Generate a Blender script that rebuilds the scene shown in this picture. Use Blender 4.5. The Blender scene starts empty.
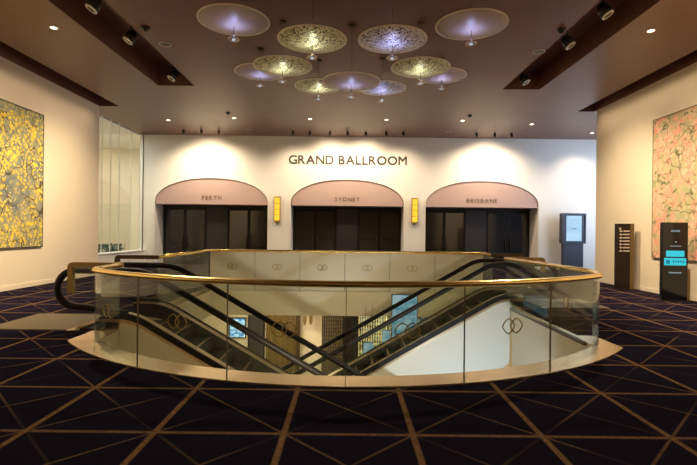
import bpy, bmesh, math, random
from math import sin, cos, pi, radians, sqrt, asin, atan2, tan
from mathutils import Vector, Matrix

random.seed(7)
S = bpy.context.scene
COL = S.collection

# ------------------------------------------------------------------ materials
def newmat(name):
    m = bpy.data.materials.new(name); m.use_nodes = True
    nt = m.node_tree; nt.nodes.clear()
    out = nt.nodes.new('ShaderNodeOutputMaterial')
    return m, nt, out

class N:
    """small node helper"""
    def __init__(s, nt): s.nt = nt
    def new(s, t, **kw):
        n = s.nt.nodes.new(t)
        for k, v in kw.items(): setattr(n, k, v)
        return n
    def link(s, a, b): s.nt.links.new(a, b)
    def val(s, sock, v):
        if isinstance(v, bpy.types.NodeSocket): s.link(v, sock)
        else: sock.default_value = v
    def math(s, op, a, b=None, c=None):
        n = s.new('ShaderNodeMath', operation=op)
        s.val(n.inputs[0], a)
        if b is not None: s.val(n.inputs[1], b)
        if c is not None: s.val(n.inputs[2], c)
        return n.outputs[0]
    def mix(s, f, a, b, blend='MIX'):
        n = s.new('ShaderNodeMix', data_type='RGBA', blend_type=blend)
        s.val(n.inputs[0], f)
        s.val(n.inputs[6], a if isinstance(a, bpy.types.NodeSocket) else (*a, 1)[:4])
        s.val(n.inputs[7], b if isinstance(b, bpy.types.NodeSocket) else (*b, 1)[:4])
        return n.outputs[2]
    def smooth(s, v, lo, hi, a=0.0, b=1.0):
        n = s.new('ShaderNodeMapRange', interpolation_type='SMOOTHSTEP')
        s.val(n.inputs[0], v); n.inputs[1].default_value = lo; n.inputs[2].default_value = hi
        n.inputs[3].default_value = a; n.inputs[4].default_value = b
        return n.outputs[0]
    def noise(s, vec, scale, detail=3, rough=.55):
        n = s.new('ShaderNodeTexNoise')
        if vec is not None: s.link(vec, n.inputs['Vector'])
        n.inputs['Scale'].default_value = scale; n.inputs['Detail'].default_value = detail
        n.inputs['Roughness'].default_value = rough
        return n.outputs[0]
    def voro(s, vec, scale, feature='F1', out='Distance', rnd=1.0):
        n = s.new('ShaderNodeTexVoronoi', feature=feature)
        if vec is not None: s.link(vec, n.inputs['Vector'])
        n.inputs['Scale'].default_value = scale
        n.inputs['Randomness'].default_value = rnd
        return n.outputs[out]
    def mapping(s, vec, scale=(1, 1, 1), loc=(0, 0, 0)):
        n = s.new('ShaderNodeMapping')
        s.link(vec, n.inputs[0]); n.inputs['Scale'].default_value = scale; n.inputs['Location'].default_value = loc
        return n.outputs[0]
    def obj(s):
        return s.new('ShaderNodeTexCoord').outputs['Object']

def pbr(name, col, rough=.5, metal=0.0, spec=.5, emit=None, estr=0.0, noise=0.0, nscale=8.0, bump=0.0, coat=0.0):
    m, nt, out = newmat(name); h = N(nt)
    b = h.new('ShaderNodeBsdfPrincipled')
    b.inputs['Base Color'].default_value = (*col, 1)
    b.inputs['Roughness'].default_value = rough
    b.inputs['Metallic'].default_value = metal
    b.inputs['Specular IOR Level'].default_value = spec
    b.inputs['Coat Weight'].default_value = coat
    if emit:
        b.inputs['Emission Color'].default_value = (*emit, 1); b.inputs['Emission Strength'].default_value = estr
    if noise or bump:
        v = h.obj(); nz = h.noise(v, nscale, 4)
        if noise:
            c = h.mix(nz, [x*(1-noise) for x in col], [min(1, x*(1+noise)) for x in col])
            h.link(c, b.inputs['Base Color'])
        if bump:
            bp = h.new('ShaderNodeBump'); bp.inputs['Strength'].default_value = bump
            bp.inputs['Distance'].default_value = .01
            h.link(nz, bp.inputs['Height']); h.link(bp.outputs[0], b.inputs['Normal'])
    h.link(b.outputs[0], out.inputs[0])
    return m

def emission(name, col, strength):
    m, nt, out = newmat(name); h = N(nt)
    e = h.new('ShaderNodeEmission'); e.inputs[0].default_value = (*col, 1); e.inputs[1].default_value = strength
    h.link(e.outputs[0], out.inputs[0]); return m

def glass(name, tint=(.93, .96, .94), frost=0.0, frost_col=(.7, .66, .55), refl=.04, rough=.02):
    m, nt, out = newmat(name); h = N(nt)
    lw = h.new('ShaderNodeLayerWeight'); lw.inputs[0].default_value = .5
    f = h.math('POWER', lw.outputs['Facing'], 5.0)
    f = h.math('MULTIPLY_ADD', f, .9, refl)
    tr = h.new('ShaderNodeBsdfTransparent'); tr.inputs[0].default_value = (*tint, 1)
    gl = h.new('ShaderNodeBsdfGlossy'); gl.inputs['Roughness'].default_value = rough
    gl.inputs[0].default_value = (.95, .97, .96, 1)
    base = tr.outputs[0]
    if frost:
        d = h.new('ShaderNodeBsdfDiffuse'); d.inputs[0].default_value = (*frost_col, 1)
        tl = h.new('ShaderNodeBsdfTranslucent'); tl.inputs[0].default_value = (*frost_col, 1)
        dm = h.new('ShaderNodeMixShader'); dm.inputs[0].default_value = .35
        h.link(d.outputs[0], dm.inputs[1]); h.link(tl.outputs[0], dm.inputs[2])
        ms = h.new('ShaderNodeMixShader'); ms.inputs[0].default_value = frost
        h.link(base, ms.inputs[1]); h.link(dm.outputs[0], ms.inputs[2]); base = ms.outputs[0]
    mx = h.new('ShaderNodeMixShader'); h.link(f, mx.inputs[0])
    h.link(base, mx.inputs[1]); h.link(gl.outputs[0], mx.inputs[2])
    h.link(mx.outputs[0], out.inputs[0]); return m

CELL = 1.115
def carpet_mat():
    m, nt, out = newmat('navy carpet with bronze lattice'); h = N(nt)
    co = h.obj(); sp = h.new('ShaderNodeSeparateXYZ'); h.link(co, sp.inputs[0])
    nz = h.noise(co, 1.3, 2)
    brush = h.noise(co, 26, 4, .7)
    fade = h.noise(h.mapping(co, (1, 1, 1), (7, 3, 0)), .55, 1)
    u = h.math('DIVIDE', h.math('ADD', sp.outputs[0], .525), CELL)
    v = h.math('DIVIDE', h.math('SUBTRACT', sp.outputs[1], 4.02), CELL)
    def line(c, w, k):
        d = h.math('SUBTRACT', h.math('FRACT', h.math('ADD', c, .5)), .5)
        d = h.math('MULTIPLY', h.math('ABSOLUTE', d), CELL*k)
        d = h.math('MULTIPLY_ADD', h.math('SUBTRACT', brush, .5), .016, d)
        return h.smooth(d, w*.55, w*1.2, 1, 0)
    lx = h.math('MULTIPLY', line(u, .030, 1), .95)
    ly = h.math('MULTIPLY', line(v, .027, 1), .8)
    f1 = h.smooth(fade, .40, .56, .12, .6)
    f2 = h.smooth(fade, .44, .60, .55, .10)
    d1 = h.math('MULTIPLY', line(h.math('ADD', u, v), .014, .7071), f1)
    d2 = h.math('MULTIPLY', line(h.math('SUBTRACT', u, v), .014, .7071), f2)
    mk = h.math('MAXIMUM', h.math('MAXIMUM', lx, ly), h.math('MAXIMUM', d1, d2))
    mk = h.math('MULTIPLY', mk, h.smooth(brush, .30, .62, .35, 1))
    base = h.mix(nz, (.0095, .0080, .0155), (.016, .0130, .0255))
    col = h.mix(mk, base, (.235, .140, .066))
    b = h.new('ShaderNodeBsdfPrincipled'); h.link(col, b.inputs['Base Color'])
    b.inputs['Roughness'].default_value = .95; b.inputs['Specular IOR Level'].default_value = .0
    b.inputs['Sheen Weight'].default_value = .0
    bp = h.new('ShaderNodeBump'); bp.inputs['Strength'].default_value = .5; bp.inputs['Distance'].default_value = .006
    h.link(h.noise(co, 160, 2), bp.inputs['Height']); h.link(bp.outputs[0], b.inputs['Normal'])
    h.link(b.outputs[0], out.inputs[0]); return m

def ceiling_mat():
    m, nt, out = newmat('brown plank ceiling'); h = N(nt)
    co = h.obj(); sp = h.new('ShaderNodeSeparateXYZ'); h.link(co, sp.inputs[0])
    p = h.math('FRACT', h.math('DIVIDE', sp.outputs[1], .30))
    gap = h.smooth(h.math('ABSOLUTE', h.math('SUBTRACT', p, .5)), .0, .05, 1, 0)
    g = h.noise(h.mapping(co, (.35, 9, 1)), 2.2, 4)
    col = h.mix(g, (.145, .062, .042), (.200, .088, .060))
    col = h.mix(h.math('MULTIPLY', gap, .45), col, (.07, .045, .035))
    b = h.new('ShaderNodeBsdfPrincipled'); h.link(col, b.inputs['Base Color'])
    b.inputs['Roughness'].default_value = .40; b.inputs['Specular IOR Level'].default_value = .4
    h.link(b.outputs[0], out.inputs[0]); return m

def painting_mat(kind):
    m, nt, out = newmat('canvas of yellow blossom' if kind == 'y' else 'canvas of pink flowers'); h = N(nt)
    co = h.obj()
    mp = h.mapping(co, (0, 1, 1))
    w = h.new('ShaderNodeTexNoise'); h.link(mp, w.inputs['Vector']); w.inputs['Scale'].default_value = 1.6
    wv = h.new('ShaderNodeVectorMath', operation='MULTIPLY_ADD')
    h.link(w.outputs['Color'], wv.inputs[0]); wv.inputs[1].default_value = (0, .35, .35); h.link(mp, wv.inputs[2])
    p = wv.outputs[0]
    def twig(sc, loc, w, mp2):
        n = h.noise(h.mapping(mp, mp2, loc), sc, 2, .5)
        return h.smooth(h.math('ABSOLUTE', h.math('SUBTRACT', n, .5)), w*.5, w, 1, 0)
    def dots(sc, loc, lo, hi):
        return h.smooth(h.voro(h.mapping(p, (1, 1, 1), loc), sc), lo, hi, 1, 0)
    n1 = h.noise(p, .9, 4, .6); n2 = h.noise(p, 3.2, 5, .7)
    cl = h.noise(h.mapping(p, (1, 1, 1), (3, 9, 4)), 1.0, 3, .6); cl2 = h.noise(h.mapping(p, (1, 1, 1), (1, 5, 2)), 1.5, 3, .6)
    fine = h.noise(p, 16, 3, .7)
    if kind == 'y':
        bg = h.mix(h.smooth(n1, .38, .62), (.13, .16, .17), (.40, .36, .17))
        bg = h.mix(h.smooth(n2, .42, .60, 0, .75), bg, (.24, .25, .20))
        bg = h.mix(twig(1.6, (3, 1, 2), .012, (0, .6, 1.3)), bg, (.16, .12, .05))
        bg = h.mix(twig(1.1, (8, 4, 1), .010, (0, 1.2, .7)), bg, (.07, .045, .025))
        fl = h.mix(h.smooth(fine, .35, .65), (.95, .70, .03), (.70, .50, .03))
        m1 = h.math('MULTIPLY', dots(8.5, (0, 0, 0), .18, .62), h.smooth(cl, .40, .50))
        m2 = h.math('MULTIPLY', dots(13, (0, 4, 7), .2, .55), h.smooth(cl2, .46, .54))
        col = h.mix(h.math('MULTIPLY', m1, .92), bg, fl)
        col = h.mix(h.math('MULTIPLY', m2, .9), col, (1.0, .80, .08))
        col = h.mix(h.math('MULTIPLY', twig(.75, (2, 7, 5), .006, (0, 1.1, .8)), .9), col, (.06, .04, .02))
    else:
        bg = h.mix(h.smooth(n1, .38, .62), (.46, .42, .22), (.68, .48, .30))
        bg = h.mix(h.smooth(n2, .46, .60, 0, .7), bg, (.36, .36, .16))
        bg = h.mix(twig(1.6, (3, 1, 2), .016, (0, .7, 1.2)), bg, (.15, .16, .07))
        fl = h.mix(h.smooth(fine, .38, .62), (.95, .46, .34), (.74, .26, .19))
        m1 = h.math('MULTIPLY', dots(4.6, (0, 0, 0), .26, .7), h.smooth(cl, .36, .46))
        m2 = h.math('MULTIPLY', dots(8, (0, 4, 7), .30, .5), h.smooth(cl2, .47, .54))
        col = h.mix(h.math('MULTIPLY', m1, .92), bg, fl)
        col = h.mix(h.math('MULTIPLY', m2, .85), col, (.86, .56, .40))
        col = h.mix(h.math('MULTIPLY', twig(1.3, (2, 7, 5), .009, (0, 1.1, .8)), .7), col, (.13, .11, .05))
    b = h.new('ShaderNodeBsdfPrincipled'); h.link(col, b.inputs['Base Color']); b.inputs['Roughness'].default_value = .7
    h.link(b.outputs[0], out.inputs[0]); return m

def disc_mat(kind):
    m, nt, out = newmat('disc ' + kind); h = N(nt)
    co = h.obj(); b = h.new('ShaderNodeBsdfPrincipled')
    mp = h.mapping(co, (1, 1, .2))
    if kind == 'frosted':
        g = h.noise(mp, 60, 2)
        col = h.mix(g, (.38, .30, .29), (.52, .42, .40))
        b.inputs['Roughness'].default_value = .45
    else:
        w = h.new('ShaderNodeTexNoise'); h.link(mp, w.inputs['Vector']); w.inputs['Scale'].default_value = 7
        wv = h.new('ShaderNodeVectorMath', operation='MULTIPLY_ADD')
        h.link(w.outputs['Color'], wv.inputs[0]); wv.inputs[1].default_value = (.22, .22, 0); h.link(mp, wv.inputs[2])
        e = h.voro(wv.outputs[0], 20, 'DISTANCE_TO_EDGE')
        e2 = h.noise(wv.outputs[0], 22, 3, .7)
        k = h.smooth(h.math('MULTIPLY_ADD', e, 1.0, h.math('MULTIPLY', e2, .75)),   .47, .60)
        if kind == 'gold': col = h.mix(k, (.84, .78, .50), (.05, .045, .02))
        else: col = h.mix(k, (.82, .78, .80), (.05, .04, .05))
        b.inputs['Roughness'].default_value = .4; b.inputs['Metallic'].default_value = .25
        bp = h.new('ShaderNodeBump'); bp.inputs['Strength'].default_value = .8; bp.inputs['Distance'].default_value = .02
        h.link(k, bp.inputs['Height']); h.link(bp.outputs[0], b.inputs['Normal'])
    h.link(col, b.inputs['Base Color']); h.link(b.outputs[0], out.inputs[0]); return m

def screen_mat(name, c1, c2, strength, scale):
    m, nt, out = newmat(name); h = N(nt)
    co = h.obj(); n = h.noise(h.mapping(co, (1, 1, 1.7)), scale, 3, .6)
    c = h.mix(h.smooth(n, .38, .62), c1, c2)
    e = h.new('ShaderNodeEmission'); h.link(c, e.inputs[0]); e.inputs[1].default_value = strength
    h.link(e.outputs[0], out.inputs[0]); return m

def stone_mat():
    m, nt, out = newmat('polished bronze toned stone'); h = N(nt)
    co = h.obj(); n = h.noise(co, 3.5, 5, .6)
    col = h.mix(n, (.74, .52, .29), (.90, .67, .40))
    b = h.new('ShaderNodeBsdfPrincipled'); h.link(col, b.inputs['Base Color'])
    b.inputs['Roughness'].default_value = .2; b.inputs['Metallic'].default_value = .7
    h.link(b.outputs[0], out.inputs[0]); return m

M = dict(
    carpet=carpet_mat(), ceiling=ceiling_mat(), stone=stone_mat(),
    wall=pbr('cream plaster', (.80, .69, .52), .75, noise=.03, nscale=2),
    wall_white=pbr('off white plaster', (.82, .78, .72), .7, noise=.02, nscale=2),
    fascia=pbr('cream slab edge', (.74, .67, .50), .6, noise=.03),
    pink=pbr('dusty pink panel', (.47, .325, .295), .7, noise=.04, nscale=3),
    door=pbr('black brown glossy door', (.012, .008, .006), .12, spec=.55, coat=.3),
    door_matte=pbr('charcoal brown panel', (.036, .029, .031), .5),
    jamb=pbr('dark door frame', (.010, .007, .005), .4, spec=.3),
    bronze_dark=pbr('dark bronze', (.10, .065, .035), .35, .8),
    letter=pbr('bronze lettering', (.045, .03, .019), .5, .0),
    letter_small=pbr('small bronze lettering', (.11, .065, .045), .5),
    brass=pbr('polished brass', (.86, .64, .24), .27, .85, noise=.06, nscale=14),
    brass_dull=pbr('dull brass', (.42, .29, .12), .35, 1.0),
    bronze_strip=pbr('champagne metal deck', (.62, .47, .30), .3, .85),
    rubber=pbr('black rubber handrail', (.010, .007, .006), .5, spec=.25),
    step=pbr('dark step metal', (.026, .023, .02), .45, .4, noise=.2, nscale=30),
    skirt=pbr('dark skirt panel', (.022, .017, .012), .45, .2),
    cladding=pbr('cream escalator cladding', (.72, .68, .56), .5),
    plate=pbr('brushed landing plate', (.16, .125, .08), .5, .4, noise=.3, nscale=40),
    glass=glass('balustrade glass'), esc_glass=glass('escalator glass', (.95, .97, .95), refl=.025),
    frosted=glass('frosted cream glass', (.9, .93, .88), .74, (.82, .79, .66), refl=.02, rough=.3),
    window=glass('window glass', (.93, .97, .96), refl=.06),
    emblem=pbr('gold emblem print', (.36, .25, .07), .5, .2),
    emblem_deep=pbr('deep gold emblem print', (.36, .24, .05), .5, .2),
    black=pbr('black fixture', (.012, .011, .011), .4), chrome=pbr('chrome ring', (.88, .87, .85), .3, .3),
    lens=emission('warm lamp lens', (1.0, .80, .52), 9), lens_dim=pbr('dark lens', (.03, .03, .03), .1),
    cool_lens=emission('cool disc lamp', (.75, .80, 1.0), .6),
    white=pbr('white trim', (.75, .72, .68), .5),
    disc_frosted=disc_mat('frosted'), disc_gold=disc_mat('gold'), disc_silver=disc_mat('silver'),
    rim=pbr('pale disc rim', (.80, .70, .60), .35, .2),
    wire=pbr('thin steel cable', (.20, .17, .15), .4, .6),
    ring=pbr('clear lamp ring', (.80, .72, .62), .15, .5),
    sconce=emission('amber sconce glass', (1.0, .58, .045), 1.15),
    wood=pbr('warm wood frame', (.45, .22, .06), .5),
    kiosk=pbr('slate grey metal', (.045, .05, .07), .45, .2),
    kiosk_screen=screen_mat('pale blue screen', (.30, .50, .68), (.42, .62, .78), 1.15, .8),
    totem=pbr('dark brown totem', (.026, .015, .010), .45, spec=.2), totem_side=pbr('olive gold totem edge', (.20, .135, .05), .4, .5),
    totem_icon=pbr('pale sign print', (.70, .62, .52), .6),
    gloss_black=pbr('glossy black screen', (.006, .006, .007), .08),
    cyan=emission('cyan screen block', (.06, .66, .78), .85), cyan_dark=emission('teal screen print', (.02, .26, .32), .8),
    screen_text=emission('grey screen print', (.45, .55, .58), .55),
    paint_y=painting_mat('y'), paint_p=painting_mat('p'), frame=pbr('slim dark picture frame', (.06, .06, .06), .5),
    frame_gold=pbr('slim bronze picture frame', (.20, .14, .07), .5),
    blue=screen_mat('pale blue glow panel', (.12, .36, .50), (.50, .66, .70), .62, 3.5),  # glow of the added panels that imitate blue gleams
    glow=screen_mat('pale green gold lit panel', (.03, .04, .02), (.50, .58, .40), .55, 2.6),
    video=screen_mat('blue white video', (.05, .22, .45), (.75, .95, 1.0), 1.5, 5),
    gold_drape=pbr('gold drape', (.20, .135, .045), .5, .2),
    gold_bead=pbr('gold bead strand', (.85, .72, .34), .35, .3),
    lower_floor=pbr('lower marble floor', (.42, .36, .25), .2, noise=.15, nscale=2),
    hedge=pbr('dark green leaves', (.02, .06, .045), .6, noise=.5, nscale=20),
    teal=pbr('teal fabric', (.03, .30, .30), .7),
)

# ------------------------------------------------------------------ mesh builder
class MB:
    def __init__(s): s.v = []; s.f = []; s.sm = []
    def add(s, vs, fs, smooth=False):
        b = len(s.v); s.v += [Vector(p) for p in vs]
        s.f += [tuple(b+i for i in f) for f in fs]; s.sm += [smooth]*len(fs); return s
    def box(s, x0, x1, y0, y1, z0, z1, mat=None):
        vs = [Vector((x, y, z)) for x in (x0, x1) for y in (y0, y1) for z in (z0, z1)]
        if mat: vs = [mat @ p for p in vs]
        return s.add(vs, [(0, 1, 3, 2), (4, 6, 7, 5), (0, 4, 5, 1), (2, 3, 7, 6), (0, 2, 6, 4), (1, 5, 7, 3)])
    def quad(s, a, b, c, d): return s.add([a, b, c, d], [(0, 1, 2, 3)])
    def lathe(s, prof, n=32, mat=None, cap=True, smooth=True):
        vs = []
        for r, z in prof:
            for i in range(n):
                p = Vector((r*cos(2*pi*i/n), r*sin(2*pi*i/n), z)); vs.append(mat @ p if mat else p)
        fs = []
        for k in range(len(prof)-1):
            for i in range(n):
                j = (i+1) % n; fs.append((k*n+i, k*n+j, (k+1)*n+j, (k+1)*n+i))
        s.add(vs, fs, smooth)
        if cap:
            b = len(s.v)-len(vs)
            if prof[0][0] > 1e-5: s.f.append(tuple(b+i for i in reversed(range(n)))); s.sm.append(False)
            if prof[-1][0] > 1e-5: s.f.append(tuple(b+(len(prof)-1)*n+i for i in range(n))); s.sm.append(False)
        return s
    def sweep(s, pts, prof, bn, closed=False, smooth=True, cap=True):
        """prof = (a along bn, b along normal); bn a fixed axis perpendicular to the path's plane"""
        pts = [Vector(p) for p in pts]; bn = Vector(bn).normalized(); n = len(pts); k = len(prof)
        vs = []
        for i, p in enumerate(pts):
            if closed: a, c = pts[i-1], pts[(i+1) % n]
            else: a, c = pts[max(0, i-1)], pts[min(n-1, i+1)]
            d1 = (p-a).normalized() if (p-a).length > 1e-9 else (c-p).normalized()
            d2 = (c-p).normalized() if (c-p).length > 1e-9 else d1
            t = (d1+d2).normalized(); nr = bn.cross(t).normalized()
            m = 1/max(.4, t.dot(d1))
            for (u, w) in prof: vs.append(p + bn*u + nr*(w*m))
        fs = []
        for i in range(n if closed else n-1):
            j = (i+1) % n
            for q in range(k):
                r = (q+1) % k; fs.append((i*k+q, i*k+r, j*k+r, j*k+q))
        b = len(s.v)
        s.add(vs, fs, smooth)
        if cap and not closed:
            s.f.append(tuple(b+q for q in reversed(range(k)))); s.f.append(tuple(b+(n-1)*k+q for q in range(k))); s.sm += [False, False]
        return s
    def poly(s, loops, z, flip=False):
        """flat polygon with holes"""
        bm = bmesh.new()
        es = []
        for lp in loops:
            vv = [bm.verts.new((x, y, z)) for x, y in lp]
            for i in range(len(vv)): es.append(bm.edges.new((vv[i-1], vv[i])))
        bmesh.ops.triangle_fill(bm, use_beauty=True, edges=es, normal=(0, 0, -1 if flip else 1))
        bm.verts.index_update()
        vs = [v.co.copy() for v in bm.verts]; fs = [tuple(v.index for v in f.verts) for f in bm.faces]
        bm.free(); return s.add(vs, fs)
    def build(s, name, mat, parent=None, loc=None, kind=None, label=None, cat=None, group=None):
        me = bpy.data.meshes.new(name)
        off = Vector(loc) if loc is not None else (parent.matrix_local.translation if parent else Vector())
        world_off = Vector(loc) if loc is not None else Vector()
        base = Vector()
        if parent is not None:
            base = parent_world(parent)
            world_off = base
        me.from_pydata([tuple(p-world_off) for p in s.v], [], s.f)
        me.polygons.foreach_set('use_smooth', s.sm)
        bm = bmesh.new(); bm.from_mesh(me); bmesh.ops.recalc_face_normals(bm, faces=bm.faces); bm.to_mesh(me); bm.free()
        me.materials.append(mat)
        o = bpy.data.objects.new(name, me); COL.objects.link(o)
        if parent is not None: o.parent = parent
        elif loc is not None: o.location = loc
        tag(o, label, cat, group, kind)
        return o

def parent_world(p):
    v = Vector()
    while p is not None:
        v += p.location; p = p.parent
    return v

def tag(o, label=None, cat=None, group=None, kind=None):
    if label: o['label'] = label
    if cat: o['category'] = cat
    if group: o['group'] = group
    if kind: o['kind'] = kind
    return o

def thing(name, loc, label, cat, group=None):
    o = bpy.data.objects.new(name, None); COL.objects.link(o); o.location = loc
    o.empty_display_size = .1
    return tag(o, label, cat, group)

def dup(src, loc, label=None):
    r = src.copy(); COL.objects.link(r); r.location = loc
    if label: r['label'] = label
    for ch in list(src.children):
        c = ch.copy(); COL.objects.link(c); c.parent = r
        for g in list(ch.children):
            d = g.copy(); COL.objects.link(d); d.parent = c
    return r

def circ(r, n=12, sx=1, sy=1): return [(r*sx*cos(2*pi*i/n), r*sy*sin(2*pi*i/n)) for i in range(n)]
def rect(a0, a1, b0, b1): return [(a0, b0), (a1, b0), (a1, b1), (a0, b1)]
def fillet(pts, r, n=8):
    """round the corners of a 2-D polyline"""
    out = [Vector(pts[0])]
    for i in range(1, len(pts)-1):
        p = Vector(pts[i]); a = Vector(pts[i-1])-p; c = Vector(pts[i+1])-p
        rr = r[i] if isinstance(r, dict) else r
        ang = a.angle(c); d = min(rr/tan(ang/2), a.length*.48, c.length*.48)
        A = p+a.normalized()*d; C = p+c.normalized()*d
        for k in range(n+1):
            t = k/n; out.append(A*(1-t)**2 + p*2*t*(1-t) + C*t*t)
    out.append(Vector(pts[-1])); return out

# ------------------------------------------------------------------ room constants
CEIL = 6.40; BACK = 22.9; LX = -9.45; RX = 9.33; FRONT = -5.0; LOW = -5.0; SLAB = -.68

# void and border loops (plan)
def arc(cx, cy, R, x0, x1, n=40):
    a0 = asin((x0-cx)/R); a1 = asin((x1-cx)/R)
    return [(cx+R*sin(a0+(a1-a0)*i/n), cy-R*cos(a0+(a1-a0)*i/n)) for i in range(n+1)]
EY = {'front': (8.0, 9.36), 'rear': (11.0, 12.36)}
outer_loop = arc(0, 10.83, 5.63, -4.30, 4.25) + [(4.22, 7.95), (3.96, 7.98), (3.96, 10.88), (4.75, 10.88), (4.75, 12.46), (4.2, 12.46), (4.2, 13.62), (-4.2, 13.62), (-4.25, 9.46), (-4.75, 9.46), (-4.75, 7.9), (-4.30, 7.9)]
inner_loop = arc(0, 10.83, 5.25, -3.86, 3.86) + [(3.86, 10.9), (4.70, 10.9), (4.70, 12.46), (3.86, 12.46), (3.86, 13.40), (-3.86, 13.40), (-3.86, 9.46), (-4.70, 9.46), (-4.70, 7.9), (-3.86, 7.9)]

# ------------------------------------------------------------------ setting
def structure(mb, name, mat, parent=None): return mb.build(name, mat, parent, kind='structure')

room = [(-10.0, FRONT), (13.6, FRONT), (13.6, BACK+1.4), (-10.0, BACK+1.4)]
structure(MB().poly([room, outer_loop], 0.0), 'floor', M['carpet'])
# polished border round the well
mb = MB(); mb.poly([outer_loop, inner_loop], .02)
for lp in (outer_loop,):
    for i in range(len(lp)):
        a, b = lp[i-1], lp[i]; mb.quad((*a, 0), (*b, 0), (*b, .02), (*a, .02))
structure(mb, 'trim_1', M['stone'])
mb = MB()
for i in range(len(inner_loop)):
    a, b = inner_loop[i-1], inner_loop[i]; mb.quad((*a, SLAB), (*b, SLAB), (*b, .018), (*a, .018))
structure(mb, 'trim_2', M['fascia'])
# a dark bronze strip under the border along the right and rear edges
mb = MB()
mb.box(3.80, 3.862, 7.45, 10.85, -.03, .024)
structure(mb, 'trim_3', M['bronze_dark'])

structure(MB().box(3.875, 4.0, 7.0, 10.85, LOW, .0), 'wall_lower_well', M['fascia'])
# lower storey
lowroom = [(-12, 3.0), (12, 3.0), (12, 19.0), (-12, 19.0)]
structure(MB().poly([lowroom, inner_loop], SLAB), 'ceiling_lower', M['wall_white'])
structure(MB().poly([lowroom], LOW), 'floor_lower', M['lower_floor'])
mb = MB()
mb.quad((-12, 19, LOW), (12, 19, LOW), (12, 19, SLAB), (-12, 19, SLAB))
structure(mb, 'wall_lower_back', M['wall'])
mb = MB(); mb.quad((-12, 3, LOW), (12, 3, LOW), (12, 3, SLAB), (-12, 3, SLAB)); structure(mb, 'wall_lower_front', M['wall'])
mb = MB(); mb.quad((-12, 3, LOW), (-12, 19, LOW), (-12, 19, SLAB), (-12, 3, SLAB)); structure(mb, 'wall_lower_left', M['wall'])
mb = MB(); mb.quad((12, 3, LOW), (12, 19, LOW), (12, 19, SLAB), (12, 3, SLAB)); structure(mb, 'wall_lower_right', M['wall'])

# ceiling with two track slots and two wall-washer coves
mb = MB()
def cq(x0, x1, y0, y1, z): mb.quad((x0, y0, z), (x1, y0, z), (x1, y1, z), (x0, y1, z))
SX0, SX1, SYE, SZ = 4.98, 6.16, 15.05, 7.0
CVX, CVY, CVZ = 8.70, 17.67, 7.15
cq(-10.2, 13.6, CVY, BACK+1.2, CEIL)
cq(-SX0, SX0, FRONT, CVY, CEIL)
for s in (-1, 1):
    a, b = sorted((s*SX1, s*CVX)); cq(a, b, FRONT, CVY, CEIL)
    a, b = sorted((s*SX0, s*SX1)); cq(a, b, SYE, CVY, CEIL); cq(a, b, FRONT, SYE, SZ)
    mb.quad((a, SYE, CEIL), (b, SYE, CEIL), (b, SYE, SZ), (a, SYE, SZ))
    for x in (a, b): mb.quad((x, FRONT, CEIL), (x, SYE, CEIL), (x, SYE, SZ), (x, FRONT, SZ))
    a, b = sorted((s*CVX, RX if s > 0 else LX)); cq(a, b, FRONT, CVY, CVZ)
    mb.quad((a, CVY, CEIL), (b, CVY, CEIL), (b, CVY, CVZ), (a, CVY, CVZ))
    for x in (s*CVX, RX if s > 0 else LX): mb.quad((x, FRONT, CEIL), (x, CVY, CEIL), (x, CVY, CVZ), (x, FRONT, CVZ))
cq(9.33, 13.6, 16.9, CVY, CEIL)
structure(mb, 'ceiling', M['ceiling'])

# side walls
structure(MB().box(-10.2, LX, FRONT, 17.7, 0, CEIL), 'wall_left', M['wall'])
structure(MB().box(RX, 9.70, FRONT, 17.5, 0, CEIL), 'wall_right', M['wall'])
structure(MB().box(LX, LX+.018, FRONT, 17.7, 0, .12), 'baseboard_left', M['wall'])
structure(MB().box(RX-.018, RX, FRONT, 17.5, 0, .12), 'baseboard_right', M['wall'])
mb = MB(); mb.box(-10.2, 9.75, FRONT-.2, FRONT, 0, CVZ); structure(mb, 'wall_front', M['wall'])

# left window, its sill wall and the lit room beyond the glass
structure(MB().box(-10.35, -9.90, 17.7, BACK, 0, .70), 'wall_sill', M['wall_white'])
w = structure(MB().box(-10.06, -10.04, 17.7, BACK, .70, CEIL), 'window_1', M['window'])
for y in (19.05, 19.75, 20.5, 21.6):
    MB().box(-10.065, -10.035, y-.008, y+.008, .70, CEIL).build('glass_joint', M['white'], w)
MB().box(-10.07, -10.03, BACK-.02, BACK, .70, CEIL).build('window_frame', M['bronze_dark'], w)
MB().box(-10.38, -9.87, 17.7, BACK, .70, .74).build('window_sill', M['white'], w)
mb = MB()
mb.quad((-15, 17, 0), (-15, 27, 0), (-15, 27, 6.4), (-15, 17, 6.4))
mb.quad((-15, 27, 0), (-10.3, 27, 0), (-10.3, 27, 6.4), (-15, 27, 6.4))
mb.quad((-15, 17, 0), (-10.3, 17, 0), (-10.3, 17, 6.4), (-15, 17, 6.4))
mb.quad((-10.22, BACK, 0), (-10.22, 27, 0), (-10.22, 27, 6.4), (-10.22, BACK, 6.4))
structure(mb, 'wall_beyond', M['wall'])
structure(MB().quad((-15, 17, .0), (-10.3, 17, .0), (-10.3, 27, .0), (-15, 27, .0)), 'floor_beyond', M['lower_floor'])
structure(MB().quad((-15, 17, 6.4), (-10.3, 17, 6.4), (-10.3, 27, 6.4), (-15, 27, 6.4)), 'ceiling_beyond', M['wall_white'])

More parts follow.
